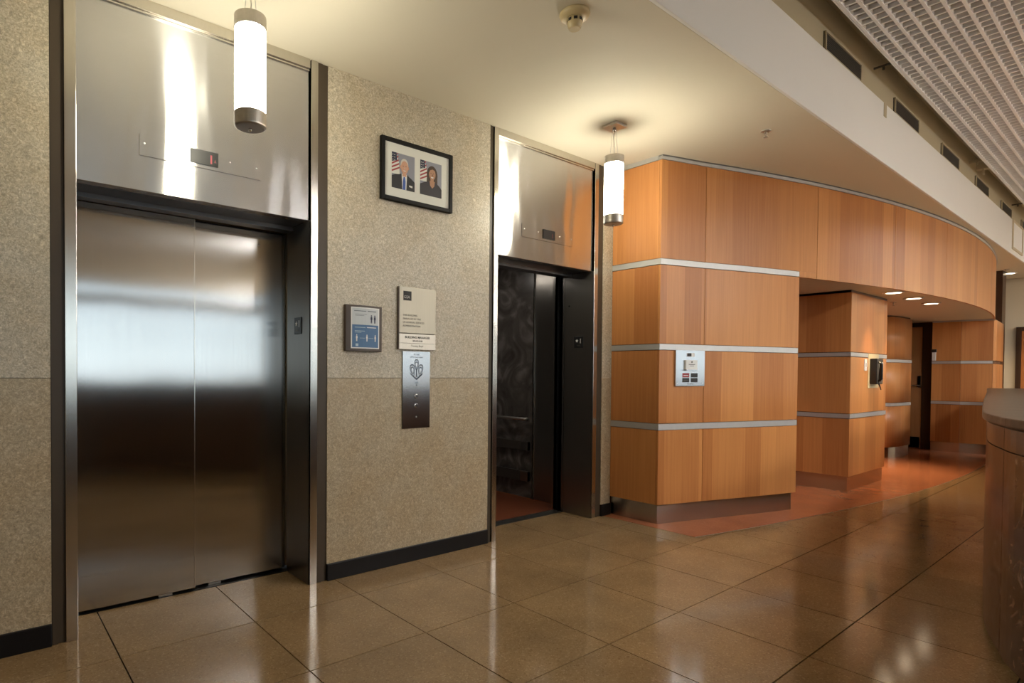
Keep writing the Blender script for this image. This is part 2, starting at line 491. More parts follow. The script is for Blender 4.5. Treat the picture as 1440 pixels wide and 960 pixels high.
# ------------------------------------------------------------------ floor
floor = struct('floor', MB().box(-5, 15.6, -6.7, 5.3, -.2, -.012), M['grout'], label='polished beige terrazzo tile floor')
g = .003
full = MB().box(g, TS - g, g, TS - g, -.012, 0).mesh('tile', [M['tile']])
XI0, XI1, YJ0 = -3, 24, -5
rest = MB()
for i in range(-9, 25):
    for j in range(-14, 3):
        x0, y0 = GX + i * TS, GY + j * TS
        x1, y1 = x0 + TS, y0 + TS
        if x1 > 4.393 and y1 > min(bound(max(x0, 4.393)), bound(x1)):
            xs = [x0 + g + (TS - 2 * g) * k / 6 for k in range(7)]
            if x0 < 4.393:
                poly = [(x0 + g, y0 + g)]
                if y0 > bound(4.393):
                    poly = [(x0 + g, y0 + g), (4.393, y0 + g), (4.393, y1 - g), (x0 + g, y1 - g)]
                else:
                    xr = [x for x in xs if x > 4.393]
                    poly = [(x0 + g, y0 + g), (x1 - g, y0 + g)] + [(x, min(y1 - g, bound(x))) for x in reversed(xr)] + [(4.393, min(y1 - g, bound(4.393))), (4.393, y1 - g), (x0 + g, y1 - g)]
            else:
                top = [(x, min(y1 - g, bound(x))) for x in xs]
                top = [t for t in top if t[1] > y0 + g + .001]
                if len(top) < 2: continue
                poly = [(top[0][0], y0 + g), (top[-1][0], y0 + g)] + top[::-1]
            o = MB().prism(poly, -.012, 0).build('tile', M['tile'], floor)
            continue
        if XI0 <= i < XI1 and j >= YJ0:
            o = bpy.data.objects.new('tile', full); COL.objects.link(o); o.parent = floor
            o.location = Vector((x0, y0, 0)) - WORLDLOC[floor]
        else:
            rest.box(x0 + g, x1 - g, y0 + g, y1 - g, -.012, 0)
o = rest.build('tile_field', M['tile'], floor); o['kind'] = 'stuff'

xs = [4.396 + (14.4 - 4.396) * k / 60 for k in range(61)]
struct('floor', MB().prism([(x, bound(x) + .003) for x in xs] + [(14.4, 5.2), (4.396, 5.2)], -.011, .001), M['terracotta'], label='polished terracotta coloured floor of the wood panelled alcove')
b_ = MB()
b_.prism([(x, bound(x) - .002) for x in xs] + [(x, bound(x) + .004) for x in reversed(xs)], -.011, .0015)
struct('trim_1', b_, M['nickel'], label='thin metal strip between beige and terracotta floor')

# ------------------------------------------------------------------ stone wall with two lift bays
wall = struct('wall_back', MB().box(-5, .272, YW + .03, 3.6, 0, HC).box(1.668, 2.99, YW + .03, 3.6, 0, HC).box(4.36, 4.53, YW + .03, 3.6, 0, HC)
              .box(.272, 1.668, 3.56, 3.6, 0, HC), M['beige'], label='wall clad in beige shell stone around the lifts')
for (x0, x1) in ((-5, -2.2), (-2.197, .272), (1.668, 2.99), (4.36, 4.497)):
    MB().box(x0, x1, YW, YW + .03, .102, 1.2185).build('stone_panel', M['stone2'], wall)
    MB().box(x0, x1, YW, YW + .03, 1.2215, HC).build('stone_panel', M['stone'], wall)
    struct('baseboard_' + {-5: 'far_left', -2.197: 'left', 1.668: 'middle', 4.36: 'right'}[x0], MB().box(x0, x1, YW - .012, YW + .03, 0, .102), M['black'], .003, 'black baseboard below the stone')

# ------------------------------------------------------------------ ceilings, fascia
struct('ceiling', MB().box(-5, 15.2, YS + .02, 3.6, HC, HC + .06), M['ceil'], label='cream dropped ceiling above the lifts')
struct('trim_2', MB().box(-5, 15.2, YS, YS + .02, HC, 3.572), M['white'], .004, 'white upright fascia at the edge of the dropped ceiling')
struct('wall_upper', MB().box(-5, 15.2, YS + .025, YS + .12, 3.572, 3.95), M['tan'], label='tan strip of wall above the white fascia')
struct('ceiling', MB().box(-5, 15.2, -6.7, YS + .12, 3.95, 4.05), M['tan'], label='upper ceiling over the lobby')
struct('wall_left', MB().box(-5.1, -5, -6.7, 3.6, 0, 4.05), M['beige'])
struct('wall_far', MB().box(15.2, 15.3, -6.7, 5.3, 0, 4.05), M['beige'], label='plain beige wall at the far end')

# windows opposite the lifts (seen mirrored in the steel)
wf = MB()
wf.box(-5, 15.2, -6.7, -6.5, 0, .72).box(-5, 15.2, -6.7, -6.5, 3.06, 4.05)
NW = 8
wx0, wx1 = -4.8, 15.0
pitch = (wx1 - wx0) / NW
for i in range(NW + 1):
    x = wx0 + i * pitch
    wf.box(x - .12, x + .12, -6.7, -6.5, .72, 3.06)
struct('wall_front', wf, M['beige'])
for i in range(NW):
    xa, xb = wx0 + i * pitch + .12, wx0 + (i + 1) * pitch - .12
    w = struct('window_%d' % (i + 1), MB().box(xa, xb, -6.62, -6.54, .72, .77).box(xa, xb, -6.62, -6.54, .99, 1.05).box(xa, xb, -6.62, -6.50, 2.60, 2.82)
               .box(xa, xb, -6.62, -6.54, 3.01, 3.06).box(xa, xa + .05, -6.62, -6.54, .77, 3.01).box(xb - .05, xb, -6.62, -6.54, .77, 3.01), M['bronze'])
    for (z0, z1) in ((.77, .99), (1.05, 2.60), (2.82, 3.01)):
        MB().box(xa + .05, xb - .05, -6.585, -6.577, z0, z1).build('pane', M['glass'], w)
    ld = bpy.data.lights.new('sky_portal', 'AREA'); ld.shape = 'RECTANGLE'; ld.size = xb - xa; ld.size_y = 2.34
    ld.cycles.is_portal = True
    lo = bpy.data.objects.new('sky_portal', ld); COL.objects.link(lo)
    lo.location = ((xa + xb) / 2, -6.72, 1.89); lo.rotation_euler = (math.radians(90), 0, 0)
struct('ground', MB().box(-60, 70, -90, -6.7, -.4, -.15), M['ground'])

# ------------------------------------------------------------------ wood walls
core_xs = [4.53 + (6.04 - 4.53) * k / 8 for k in range(9)]
wr = struct('wall_right', MB().prism([arcpt(x, -.03) for x in core_xs] + [(6.04, 3.55), (4.53, 3.55)], 0, HC), M['woodcore'], label='honey veneer wall block beside the open lift')
XA = 4.497
ya = arcpt(XA)[1] - .026


def wood_x(x0, x1, y0, y1, z0, z1, parent):  # flat panel
    return MB().box(x0, x1, y0, y1, z0, z1).build('wood_panel', M['wood'], parent, .0015)


def arc_pts_corner(x0, x1):
    n = max(2, int((x1 - x0) / .15))
    return [x0 + (x1 - x0) * k / n for k in range(n + 1)]


SEAM = 4.962
rows = [(ZR[0], ZR[1]), (ZR[2], ZR[3]), (ZR[4], ZR[5])]
for (z0, z1) in rows + [(ZR[6], ZR[7])]:
    wood_x(XA, XA + .02, ya + .0215, YW, z0, z1, wr)


def front_panel(x0, x1, z0, z1, parent, extra=None):
    xs_ = arc_pts_corner(x0, x1)
    f = lambda x: (x, arcpt(x)[1] - .026 * max(0, (SEAM - x) / (SEAM - XA)) if x < SEAM else arcpt(x)[1])
    m = MB().prism([f(x) for x in xs_] + [(p[0], p[1] + .02) for p in [f(x) for x in reversed(xs_)]], z0, z1, u0=x0)
    if extra:
        a, b, c, d = extra
        e = arc_pts_corner(a, b)
        m.prism([f(x) for x in e] + [(p[0], p[1] + .02) for p in [f(x) for x in reversed(e)]], c, d, u0=a)
    return m.build('wood_panel', M['wood'], parent, .0015)


for (z0, z1) in rows:
    front_panel(XA, SEAM - .0025, z0, z1, wr)
    front_panel(SEAM + .0025, 6.06, z0, z1, wr)
front_panel(XA, SEAM - .0025, ZR[6], ZR[7], wr)
for (z0, z1) in rows:   # return into the alcove
    wood_x(6.045, 6.062, arcpt(6.06)[1] + .02, 3.5, z0, z1, wr)
for (z0, z1) in ((ZR[1], ZR[2]), (ZR[3], ZR[4]), (ZR[5], ZR[6])):
    zz0, zz1 = z0 + .004, z1 - .004
    MB().box(XA - .004, XA + .02, ya + .047, YW, zz0, zz1).build('metal_rail', M['rail'], wr)
    xs_ = arc_pts_corner(XA - .004, 6.05)
    f = lambda x: (x, arcpt(x)[1] - .004 - .026 * max(0, (SEAM - x) / (SEAM - XA)))
    rl = MB().prism([f(x) for x in xs_] + [(x, arcpt(x)[1] + .02) for x in reversed(xs_)], zz0, zz1).build('metal_rail', M['rail'], wr)
    MB().box(6.05, 6.063, arcpt(6.05)[1] - .003, arcpt(6.05)[1] + .03, zz0, zz1).build('rail_end_cap', M['blackplastic'], rl)
MB().box(XA + .018, XA + .03, ya + .02, YW, .001, ZR[0] - .002).build('metal_base', M['basesteel'], wr)
xs_ = arc_pts_corner(XA + .02, 6.02)
f = lambda x: (x, arcpt(x)[1] + .02 - .026 * max(0, (SEAM - x) / (SEAM - XA)))
MB().prism([f(x) for x in xs_] + [(x, arcpt(x)[1] + .035) for x in reversed(xs_)], .001, ZR[0] - .002).build('metal_base', M['basesteel'], wr)
MB().box(XA - .006, XA + .02, ya + .03, YW, 3.032, HC).build('top_trim', M['rail'], wr)

# curved fascia over the alcove
xs_ = arc_pts_corner(4.53, 14.4)
wfz = struct('wall_fascia', MB().prism([arcpt(x, -.022) for x in xs_] + [arcpt(x, -.09) for x in reversed(xs_)], 2.20, HC), M['woodcore'], label='curved honey veneer fascia running over the alcove')
front_panel(SEAM + .0025, 6.296, ZR[6], ZR[7], wfz, (6.06, 6.296, ZR[5], ZR[6]))
cuts = [6.30, 7.62, 8.94, 10.26, 11.58, 12.90, 14.2]
for a, b in zip(cuts, cuts[1:]):
    arcslab(MB(), a + .001, b - .0025, ZR[5], ZR[7], -.02, 0).build('wood_panel', M['wood'], wfz, .0015)
tx = arc_pts_corner(XA - .004, 14.2)
ft = lambda x: (x, arcpt(x, .006)[1] - .026 * max(0, (SEAM - x) / (SEAM - XA)))
MB().prism([ft(x) for x in tx] + [arcpt(x, -.02) for x in reversed(tx)], 3.032, HC).build('top_trim', M['rail'], wfz)
MB().prism([(p[0], p[1] - .003) for p in [ft(x) for x in tx]] + [arcpt(x, -.01) for x in reversed(tx)], 3.058, HC).build('shadow_strip', M['darksteel'], wfz)
sx = [6.04 + (14.2 - 6.04) * k / 40 for k in range(41)]
struct('ceiling', MB().prism([arcpt(x, -.02) for x in sx] + [(14.2, 5.2), (6.04, 5.2)], 2.176, 2.20), M['ceil'], label='low flat ceiling of the alcove with downlights')

# alcove: pillar, rounded block, back walls
PX0, PX1, PY0 = 7.437, 8.66, 2.210
wp = struct('wall_pillar', MB().box(PX0 + .02, PX1 - .02, PY0 + .02, 3.6, 0, 2.176), M['woodcore'], label='honey veneer pillar in the alcove with a wall phone')
for (z0, z1) in ((ZR[0], ZR[1]), (ZR[2], ZR[3]), (ZR[4], 2.15)):
    wood_x(PX0, PX0 + .02, PY0, 3.6, z0, z1, wp)
    wood_x(PX0 + .0205, PX1 - .0205, PY0, PY0 + .02, z0, z1, wp)
    wood_x(PX1 - .02, PX1, PY0, 3.6, z0, z1, wp)
for (z0, z1) in ((ZR[1], ZR[2]), (ZR[3], ZR[4])):
    MB().box(PX0 - .003, PX1 + .003, PY0 - .003, 3.6, z0 + .006, z1 - .006).build('metal_rail', M['rail'], wp)
MB().box(PX0 + .005, PX1 - .005, PY0 + .005, 3.6, 2.15, 2.176).build('top_trim', M['darksteel'], wp)
MB().box(PX0 + .018, PX1 - .018, PY0 + .018, 3.6, .001, ZR[0] - .002).build('metal_base', M['basesteel'], wp)

poly3 = [(10.80, 3.6), (10.84, 2.98), (10.90, 2.84), (11.02, 2.755), (11.2, 2.715), (11.45, 2.695), (11.80, 2.685), (11.80, 3.6)]


def inset(poly, d):
    cx = sum(p[0] for p in poly) / len(poly); cy = 3.2
    return [(p[0] + (d if p[0] < cx else -d), p[1] + (d if p[1] < 3.5 else 0)) for p in poly]


wb = struct('wall_block', MB().prism(inset(poly3, .02), 0, 2.176), M['woodcore'], label='rounded honey veneer block beside the alcove door')
for (z0, z1) in ((ZR[0], ZR[1]), (ZR[2], ZR[3]), (ZR[4], 2.15)):
    MB().prism(poly3, z0, z1, smooth=True).build('wood_panel', M['wood'], wb)
for (z0, z1) in ((ZR[1], ZR[2]), (ZR[3], ZR[4])):
    r1 = MB().prism(inset(poly3, -.003), z0 + .006, z1 - .006).build('metal_rail', M['rail'], wb)
    MB().box(11.80, 11.81, 2.685, 2.73, z0 + .004, z1 - .004).build('rail_end_cap', M['blackplastic'], r1)
MB().prism(inset(poly3, .015), .001, ZR[0] - .002).build('metal_base', M['basesteel'], wb)

# end wall of the alcove (left half square on, right half turned to the lobby)
polyE = [(12.75, 2.63), (12.75, 2.262), (12.83, 1.895), (12.9, 1.865), (13.9, 1.93), (13.9, 2.9), (12.95, 2.9), (12.95, 2.63)]
we = struct('wall_end', MB().prism([(12.77, 2.625), (12.77, 2.265), (12.85, 1.915), (12.9, 1.885), (13.88, 1.95), (13.88, 2.88), (12.97, 2.88), (12.97, 2.625)], 0, 2.176), M['woodcore'], label='honey veneer end wall of the alcove')
for (z0, z1) in ((ZR[0], ZR[1]), (ZR[2], ZR[3]), (ZR[4], 2.15)):
    MB().prism([(12.75, 2.63), (12.75, 2.2635), (12.775, 2.2635), (12.775, 2.63)], z0, z1).build('wood_panel', M['wood'], we)
    MB().prism([(12.75, 2.2605), (12.83, 1.895), (12.86, 1.90), (12.775, 2.2605)], z0, z1).build('wood_panel', M['wood'], we)
    MB().prism([(12.832, 1.892), (12.9, 1.862), (13.9, 1.927), (13.9, 1.95), (12.9, 1.886), (12.86, 1.905)], z0, z1).build('wood_panel', M['wood'], we)
for (z0, z1) in ((ZR[1], ZR[2]), (ZR[3], ZR[4])):
    MB().prism([(12.746, 2.63), (12.746, 2.262), (12.826, 1.893), (12.86, 1.90), (12.775, 2.262), (12.775, 2.63)], z0 + .006, z1 - .006).build('metal_rail', M['rail'], we)
MB().prism([(12.744, 2.63), (12.744, 2.262), (12.824, 1.893), (12.86, 1.90), (12.775, 2.262), (12.775, 2.63)], 2.15, 2.176).build('top_trim', M['rail'], we)
MB().prism([(12.765, 2.63), (12.765, 2.262), (12.845, 1.90), (12.87, 1.90), (12.79, 2.262), (12.79, 2.63)], .001, ZR[0] - .002).build('metal_base', M['basesteel'], we)
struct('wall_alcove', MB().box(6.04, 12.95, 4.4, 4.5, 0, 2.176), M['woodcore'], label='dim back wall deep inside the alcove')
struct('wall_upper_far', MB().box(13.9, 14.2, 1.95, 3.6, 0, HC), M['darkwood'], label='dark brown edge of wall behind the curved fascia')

# alcove door facing the lobby
d1 = struct('door_1', MB().box(12.95, 12.99, 2.802, 3.69, .01, 2.10), M['doorwood'], .002, 'honey veneer door in the alcove recess')
MB().box(12.944, 12.95, 2.815, 3.67, .015, .20).build('kick_plate', M['darksteel'], d1)
hd = MB().box(12.93, 12.95, 2.812, 2.855, 1.06, 1.26).build('handle_plate', M['steel'], d1)
MB().tube([(12.945, 2.833, 1.09), (12.89, 2.833, 1.09), (12.885, 2.845, 1.09), (12.885, 2.95, 1.09)], .010).build('lever', M['steel'], hd)
struct('trim_3', MB().box(12.93, 13.0, 2.64, 2.798, 0, 2.176).box(12.93, 13.0, 2.798, 3.70, 2.105, 2.176).box(12.93, 13.0, 3.695, 3.9, 0, 2.176), M['darkwood'], .002, 'dark brown door frame in the alcove recess')

# door in the far beige wall
struct('trim_4', MB().box(15.15, 15.2, 1.862, 1.932, 0, 2.166).box(15.15, 15.2, .93, 1.0, 0, 2.166).box(15.15, 15.2, 1.0, 1.862, 2.096, 2.166), M['darkwood'], .003, 'dark brown frame of the far door')
d2 = struct('door_2', MB().box(15.17, 15.2, 1.002, 1.860, .01, 2.094), M['orangewood'], .002, 'orange brown door in the far beige wall')
h2 = MB().box(15.155, 15.17, 1.04, 1.09, 1.0, 1.15).build('handle_plate', M['steel'], d2)
MB().tube([(15.16, 1.065, 1.05), (15.11, 1.065, 1.05), (15.105, 1.08, 1.05), (15.105, 1.17, 1.05)], .010).build('lever', M['steel'], h2)

# ------------------------------------------------------------------ elevators
RX, UZ, NY = (1, 0, 0), (0, 0, 1), (0, -1, 0)


def star(cx, cy, r):
    return [(cx + (r if k % 2 == 0 else r * .42) * math.sin(math.pi * k / 5), cy + (r if k % 2 == 0 else r * .42) * math.cos(math.pi * k / 5)) for k in range(10)]


def entrance(t, tl, sl, sr, tr):
    for (a, b) in (tl, tr):
        MB().box(a + .0005, b - .0005, YW + .006, 3.46, .001, HC - .001).box(a + .003, (a + b) / 2 - .003, YW + .001, YW + .006, .001, HC - .002).build('bronze_trim', M['bronze'], t)
    MB().box(sl[0], sl[1], YW - .006, 3.46, .001, HC - .001).build('frame_post', M['post'], t, .002)
    p = MB().box(sr[0] + .006, sr[1], YW - .006, 3.46, .001, HC - .001).build('frame_post', M['post'], t, .002)
    MB().box(sr[0], sr[0] + .0055, YW - .002, 3.45, .002, 2.14).build('jamb_face', M['jamb'], p)
    MB().box(sl[1], sr[0], YW - .006, 3.3, 3.012, HC - .001).box(sl[1], sr[0], YW + .004, 3.3, 3.000, 3.012).build('frame_head', M['post'], t, .002)
    MB().box(sl[1], sr[0], YW + .014, 3.22, 2.14, 3.0).build('transom_panel', M['transom'], t, .002)
    MB().box(sl[1], sr[0], 3.22, 3.37, 2.142, 2.17).build('soffit_panel', M['darksteel'], t)
    MB().box(sl[1], sr[0], 3.37, 3.452, 2.118, 2.17).build('door_header', M['darksteel'], t)
    x0, x1 = sl[1], sr[0]
    pl = MB().box(x0 + .268, x0 + .881, YW + .009, YW + .0145, 2.312, 2.417).build('indicator_plate', M['transom'], t, .001)
    for sx_ in (.291, .452, .712, .858):
        MB().lathe([(.005, 0), (.005, -.001), (.003, -.0018)], (x0 + sx_, YW + .009, 2.372), 10, 0, 'y').build('screw', M['steel'], pl)
    dp = (x0 + .507, x0 + .648)
    MB().box(dp[0], dp[1], YW + .004, YW + .0095, 2.331, 2.403).build('display', M['display'], pl)
    return pl, dp, p


def jamb_sign(p, sr):
    s = MB().box(sr[0] - .005, sr[0], 3.245, 3.338, 1.484, 1.584).build('floor_sign', M['blackplastic'], p, .001)
    return s


def sign_marks(t, sr):
    O, R, U, N = (sr[0] - .005, 3.338, 1.484), (0, -1, 0), (0, 0, 1), (-1, 0, 0)
    MB().ext(star(.030, .062, .017), O, R, U, N, 0, .0008).build('star_mark', M['inkwhite'], t)
    text_mesh('1', .060, Vector(O) + Vector((0, -.052, .040)), R, U, N, M['inkwhite'], 'floor_numeral', t)
    MB().ext([(.030, .018), (.064, .018), (.064, .024), (.030, .024)], O, R, U, N, 0, .0012).build('braille_strip', M['inkgrey'], t)


E1 = ((.272, .328), (.328, .376), (1.549, 1.600), (1.600, 1.668))
e1 = thing('elevator', 'closed elevator with two brushed steel door panels beside the picture frame', 'elevator', (.97, 3.3, 0))
pl, dp, p = entrance(e1, *E1)
text_mesh('1', .062, (dp[1] - .052, YW + .004, 2.342), RX, UZ, NY, M['led'], 'led_digit', pl, bold=.001)
MB().ext([(0, 0), (.012, 0), (.006, .018)], (dp[1] - .022, YW + .004, 2.350), RX, UZ, NY, 0, .0008).build('led_arrow', M['leddim'], pl)
jamb_sign(e1, E1[2])
sign_marks(e1, E1[2])
dl = MB().box(.377, .992, 3.457, 3.482, .014, 2.117).build('door_panel', M['doorsteel'], e1, .002)
MB().box(.9885, .9935, 3.4552, 3.4825, .014, 2.117).build('door_lip', M['post'], dl)
dr = MB().box(.980, 1.5535, 3.490, 3.515, .014, 2.117).build('door_panel', M['doorsteel'], e1, .002)
MB().lathe([(.010, 0), (.010, -.003), (.005, -.003)], (1.381, 3.490, 2.03), 16, 0, 'y').build('key_hole', M['chrome'], dr)
MB().lathe([(.004, -.002), (.004, -.0035)], (1.381, 3.490, 2.03), 10, 0, 'y').build('key_slot', M['black'], dr)
MB().box(.376, 1.549, 3.452, 3.56, -.011, .0015).build('door_sill', M['black'], e1)
for a, y in ((.80, 3.459), (1.08, 3.492)):
    MB().box(a, a + .07, y, y + .018, .002, .014).build('guide_shoe', M['nickel'], e1)

E2 = ((2.990, 3.030), (3.030, 3.074), (4.222, 4.278), (4.278, 4.360))
e2 = thing('elevator', 'open elevator showing its dark car beside the honey wood wall', 'elevator', (3.67, 3.3, 0))
pl, dp, p = entrance(e2, *E2)
text_mesh('1', .05, (dp[1] - .045, YW + .004, 2.345), RX, UZ, NY, M['leddim'], 'led_digit', pl)
jamb_sign(e2, E2[2])
sign_marks(e2, E2[2])
MB().box(3.074, 4.222, 3.452, 3.49, -.011, .002).box(3.074, 4.222, 3.495, 3.515, -.011, .002).box(3.074, 4.222, 3.52, 3.56, -.011, .002).build('door_sill', M['steel'], e2)
MB().box(3.074, 4.222, 3.488, 3.524, -.0115, -.006).build('sill_groove', M['black'], e2)
MB().box(2.75, 4.40, 3.56, 5.1, -.05, -.001).build('car_floor', M['carfloor'], e2)
cw = MB().box(4.405, 4.43, 3.975, 5.1, 0, 2.35).build('car_wall_panel', M['carwall'], e2)
MB().box(4.385, 4.43, 3.965, 3.975, 0, 2.35).build('panel_edge', M['steel'], cw)
MB().box(4.40, 4.43, 3.60, 3.965, 0, 2.35).build('car_corner_panel', M['jamb'], e2)
MB().box(2.72, 4.43, 5.1, 5.13, 0, 2.35).build('car_wall_panel', M['carwall'], e2)
MB().box(2.72, 2.75, 3.56, 5.1, 0, 2.35).build('car_wall_panel', M['carwall'], e2)
MB().box(2.72, 4.43, 3.56, 5.13, 2.35, 2.37).build('car_ceiling', M['carpanel'], e2)
MB().box(3.0, 4.43, 3.53, 3.56, 2.14, 2.37).build('car_header', M['darksteel'], e2)
MB().box(3.15, 4.12, 3.561, 3.575, 2.165, 2.18).build('header_glow', M['carglow'], e2)  # thin emissive strip draws the bright line along the car header
for y in (4.05, 4.6):
    MB().lathe([(.09, -.012), (.09, 0)], (3.6, y, 2.35), 20).build('car_lamp', M['carlamp'], e2)
hr = MB().tube([(4.40, 4.06, .80), (4.345, 4.03, .80), (4.335, 4.06, .80), (4.335, 5.0, .80)], .016, 10).build('handrail', M['steel'], e2)
for y in (4.2, 4.7): MB().tube([(4.41, y, .78), (4.335, y, .795)], .008, 8).build('rail_bracket', M['steel'], hr)
for (z0, z1) in ((.48, .57), (.17, .27)):
    br = MB().box(4.375, 4.404, 4.03, 5.05, z0, z1).build('bumper_rail', M['carpanel'], e2, .003)
    MB().box(4.37, 4.404, 4.02, 4.12, z0 + .003, z1 - .003).build('rail_end_block', M['jamb'], br)
ca = MB().box(4.232, 4.40, 3.572, 3.60, .01, 2.14).build('car_door_panel', M['jamb'], e2)
MB().box(4.224, 4.36, 3.535, 3.560, .01, 2.14).build('car_door_panel', M['darksteel'], e2)
MB().box(4.236, 4.36, 3.462, 3.485, .01, 2.14).build('landing_door_panel', M['jamb'], e2)
MB().box(4.246, 4.36, 3.495, 3.515, .01, 2.14).build('landing_door_panel', M['darksteel'], e2)
MB().lathe([(.008, 0), (.008, -.002)], (4.222, 3.40, 1.86), 12, 0, 'x').build('jamb_screw', M['black'], e2)

# ------------------------------------------------------------------ pendants
def pendant(x, y, label, HC=HC, grp='cylinder pendant lamps before the lifts'):
    t = thing('pendant_lamp', label, 'pendant lamp', (x, y, 2.335), grp)
    MB().box(x - .062, x + .062, y - .062, y + .062, HC - .020, HC - .0005).build('canopy_plate', M['nickel'], t, .002)
    MB().lathe([(.010, 0), (.010, -.02), (.006, -.028)], (x, y, HC - .02), 12).build('cable_gland', M['chrome'], t)
    for k in range(2):
        a = 2.4 + k * math.pi
        MB().tube([(x + .03 * math.cos(a), y + .03 * math.sin(a), 2.83), (x + .01 * math.cos(a), y + .01 * math.sin(a), HC - .02)], .0013, 6).build('suspension_cable', M['steel'], t)
    MB().tube([(x, y, 2.83), (x + .004, y, 2.90), (x - .004, y + .003, 2.98), (x, y, HC - .03)], .0028, 8).build('power_cord', M['nickel'], t)
    MB().lathe([(.058, 2.845), (.0695, 2.840), (.070, 2.835), (.070, 2.790), (.066, 2.785)], (x, y, 0), 48, 0, 'z', False).build('top_cap', M['nickel'], t)
    MB().lathe([(.0665, 2.415), (.0675, 2.43), (.0675, 2.775), (.0665, 2.785)], (x, y, 0), 40).build('lamp_shade', M['lampshade' if HC < 3.5 else 'fill_shade'], t)
    MB().lathe([(.060, 2.348), (.0685, 2.352), (.070, 2.358), (.070, 2.412), (.066, 2.415)], (x, y, 0), 48, 0, 'z', False).build('bottom_cap', M['nickel'], t)
    MB().lathe([(.003, 2.332), (.007, 2.336), (.008, 2.344), (.005, 2.349)], (x, y, 0), 14).build('finial', M['chrome'], t)
    return t


pendant(.986, 2.595, 'lit cylinder pendant lamp hanging in front of the closed elevator')
pendant(3.699, 2.587, 'lit cylinder pendant lamp hanging in front of the open elevator')
for k, nm in enumerate(('first', 'second', 'third', 'fourth', 'fifth', 'sixth', 'seventh')):
    pendant((4.9, 5.7, 6.5, 7.3, 8.1, 13.2, 14.2)[k], -2.75, '%s unseen pendant fill lamp added in a row behind the reception desk' % nm, 3.95, 'added fill pendants behind the desk')  # unseen pendants added to throw fill light under the dropped ceiling

# ------------------------------------------------------------------ picture frame with two portraits
t = thing('picture_frame', 'black framed pair of portrait photographs on the stone wall', 'picture frame', (2.318, YW, 2.354))
FX0, FX1, FZ0, FZ1 = 2.030, 2.612, 2.354, 2.750
w = .027
for (x0, x1, z0, z1) in ((FX0, FX0 + w, FZ0, FZ1), (FX1 - w, FX1, FZ0, FZ1), (FX0 + w, FX1 - w, FZ0, FZ0 + w), (FX0 + w, FX1 - w, FZ1 - w, FZ1)):
    MB().box(x0, x1, YW - .028, YW, z0, z1).build('frame_bar', M['frame'], t, .003)
MB().box(FX0 + w, FX1 - w, YW - .016, YW, FZ0 + w, FZ1 - w).build('mat_board', M['mat'], t)


def ell(cx, cy, rx, ry, n=22, a0=0, a1=2 * math.pi):
    return [(cx + rx * math.cos(a0 + (a1 - a0) * k / n), cy + ry * math.sin(a0 + (a1 - a0) * k / n)) for k in range(n)]


def portrait(x0, z0, who):
    O = (x0, YW - .016, z0)
    W, Hh = .181, .226
    ph = MB()
    layer = [0.0]

    def add(poly, mat):
        poly = [(min(max(px, 0), W), min(max(pz, 0), Hh)) for px, pz in poly]
        layer[0] += .00012
        ph.ext(poly, O, RX, UZ, NY, 0, layer[0], mat)
    mats = [M[k] for k in ('photobg', 'navy', 'flagred', 'mat', 'suit' if who else 'suit2', 'skin' if who else 'skin2', 'hairwhite' if who else 'hairbrown', 'tie', 'inkwhite')]
    add([(0, 0), (W, 0), (W, Hh), (0, Hh)], 0)
    fz = 0 if who else -.02
    add([(0, .09), (.062, .09), (.058, .16), (.045, .20), (.03, Hh), (0, Hh)], 3)
    for k in range(5):
        zz = .10 + k * .023 + fz * .3
        add([(0, zz), (.060 - k * .003, zz + .030), (.060 - k * .003, zz + .041), (0, zz + .011)], 2)
    add([(0, .165), (.042, .178), (.036, Hh), (0, Hh)], 1)
    for k in range(6):
        add(ell(.008 + (k % 2) * .014, .178 + (k // 2) * .016, .003, .003, 8), 3)
    if who:
        add([(0, 0), (W, 0), (W, .062), (.150, .082), (.122, .096), (.072, .096), (.030, .088), (0, .076)], 4)
        add([(.074, 0), (.122, 0), (.120, .098), (.076, .098)], 8)
        add([(.084, 0), (.106, 0), (.108, .055), (.103, .082), (.092, .082), (.086, .055)], 7)
        add([(.060, 0), (.082, 0), (.076, .098), (.066, .098)], 4)
        add([(.114, 0), (.140, 0), (.130, .098), (.119, .098)], 4)
        add([(.136, .026), (.162, .022), (.163, .034), (.137, .036)], 8)
        add([(.082, .085), (.114, .085), (.112, .115), (.084, .115)], 5)
        add(ell(.098, .158, .031, .040), 6)
        add(ell(.099, .143, .0285, .041), 5)
        add(ell(.069, .142, .005, .010, 10), 5); add(ell(.129, .142, .005, .010, 10), 5)
        add(ell(.088, .150, .0045, .0018, 8), 4); add(ell(.110, .150, .0045, .0018, 8), 4)
        add([(.096, .132), (.103, .132), (.100, .148)], 6)
        add([(.088, .123), (.110, .123), (.104, .118), (.094, .118)], 8)
    else:
        add(ell(.100, .140, .045, .062), 6)
        add([(.055, .08), (.145, .08), (.142, .15), (.058, .15)], 6)
        add([(0, 0), (W, 0), (W, .058), (.160, .078), (.126, .096), (.072, .096), (.030, .082), (0, .068)], 4)
        add([(.078, .10), (.122, .10), (.118, .070), (.100, .052), (.082, .070)], 5)
        add([(.084, .085), (.114, .085), (.112, .12), (.086, .12)], 5)
        add(ell(.100, .147, .028, .038), 5)
        add([(.070, .150), (.080, .186), (.102, .192), (.122, .184), (.131, .150), (.124, .172), (.104, .180), (.082, .172)], 6)
        add(ell(.089, .152, .0045, .0018, 8), 4); add(ell(.111, .152, .0045, .0018, 8), 4)
        add([(.097, .136), (.104, .136), (.101, .150)], 6)
        add([(.088, .128), (.112, .128), (.106, .121), (.094, .121)], 8)
    return ph.build('portrait_photo', mats, t)


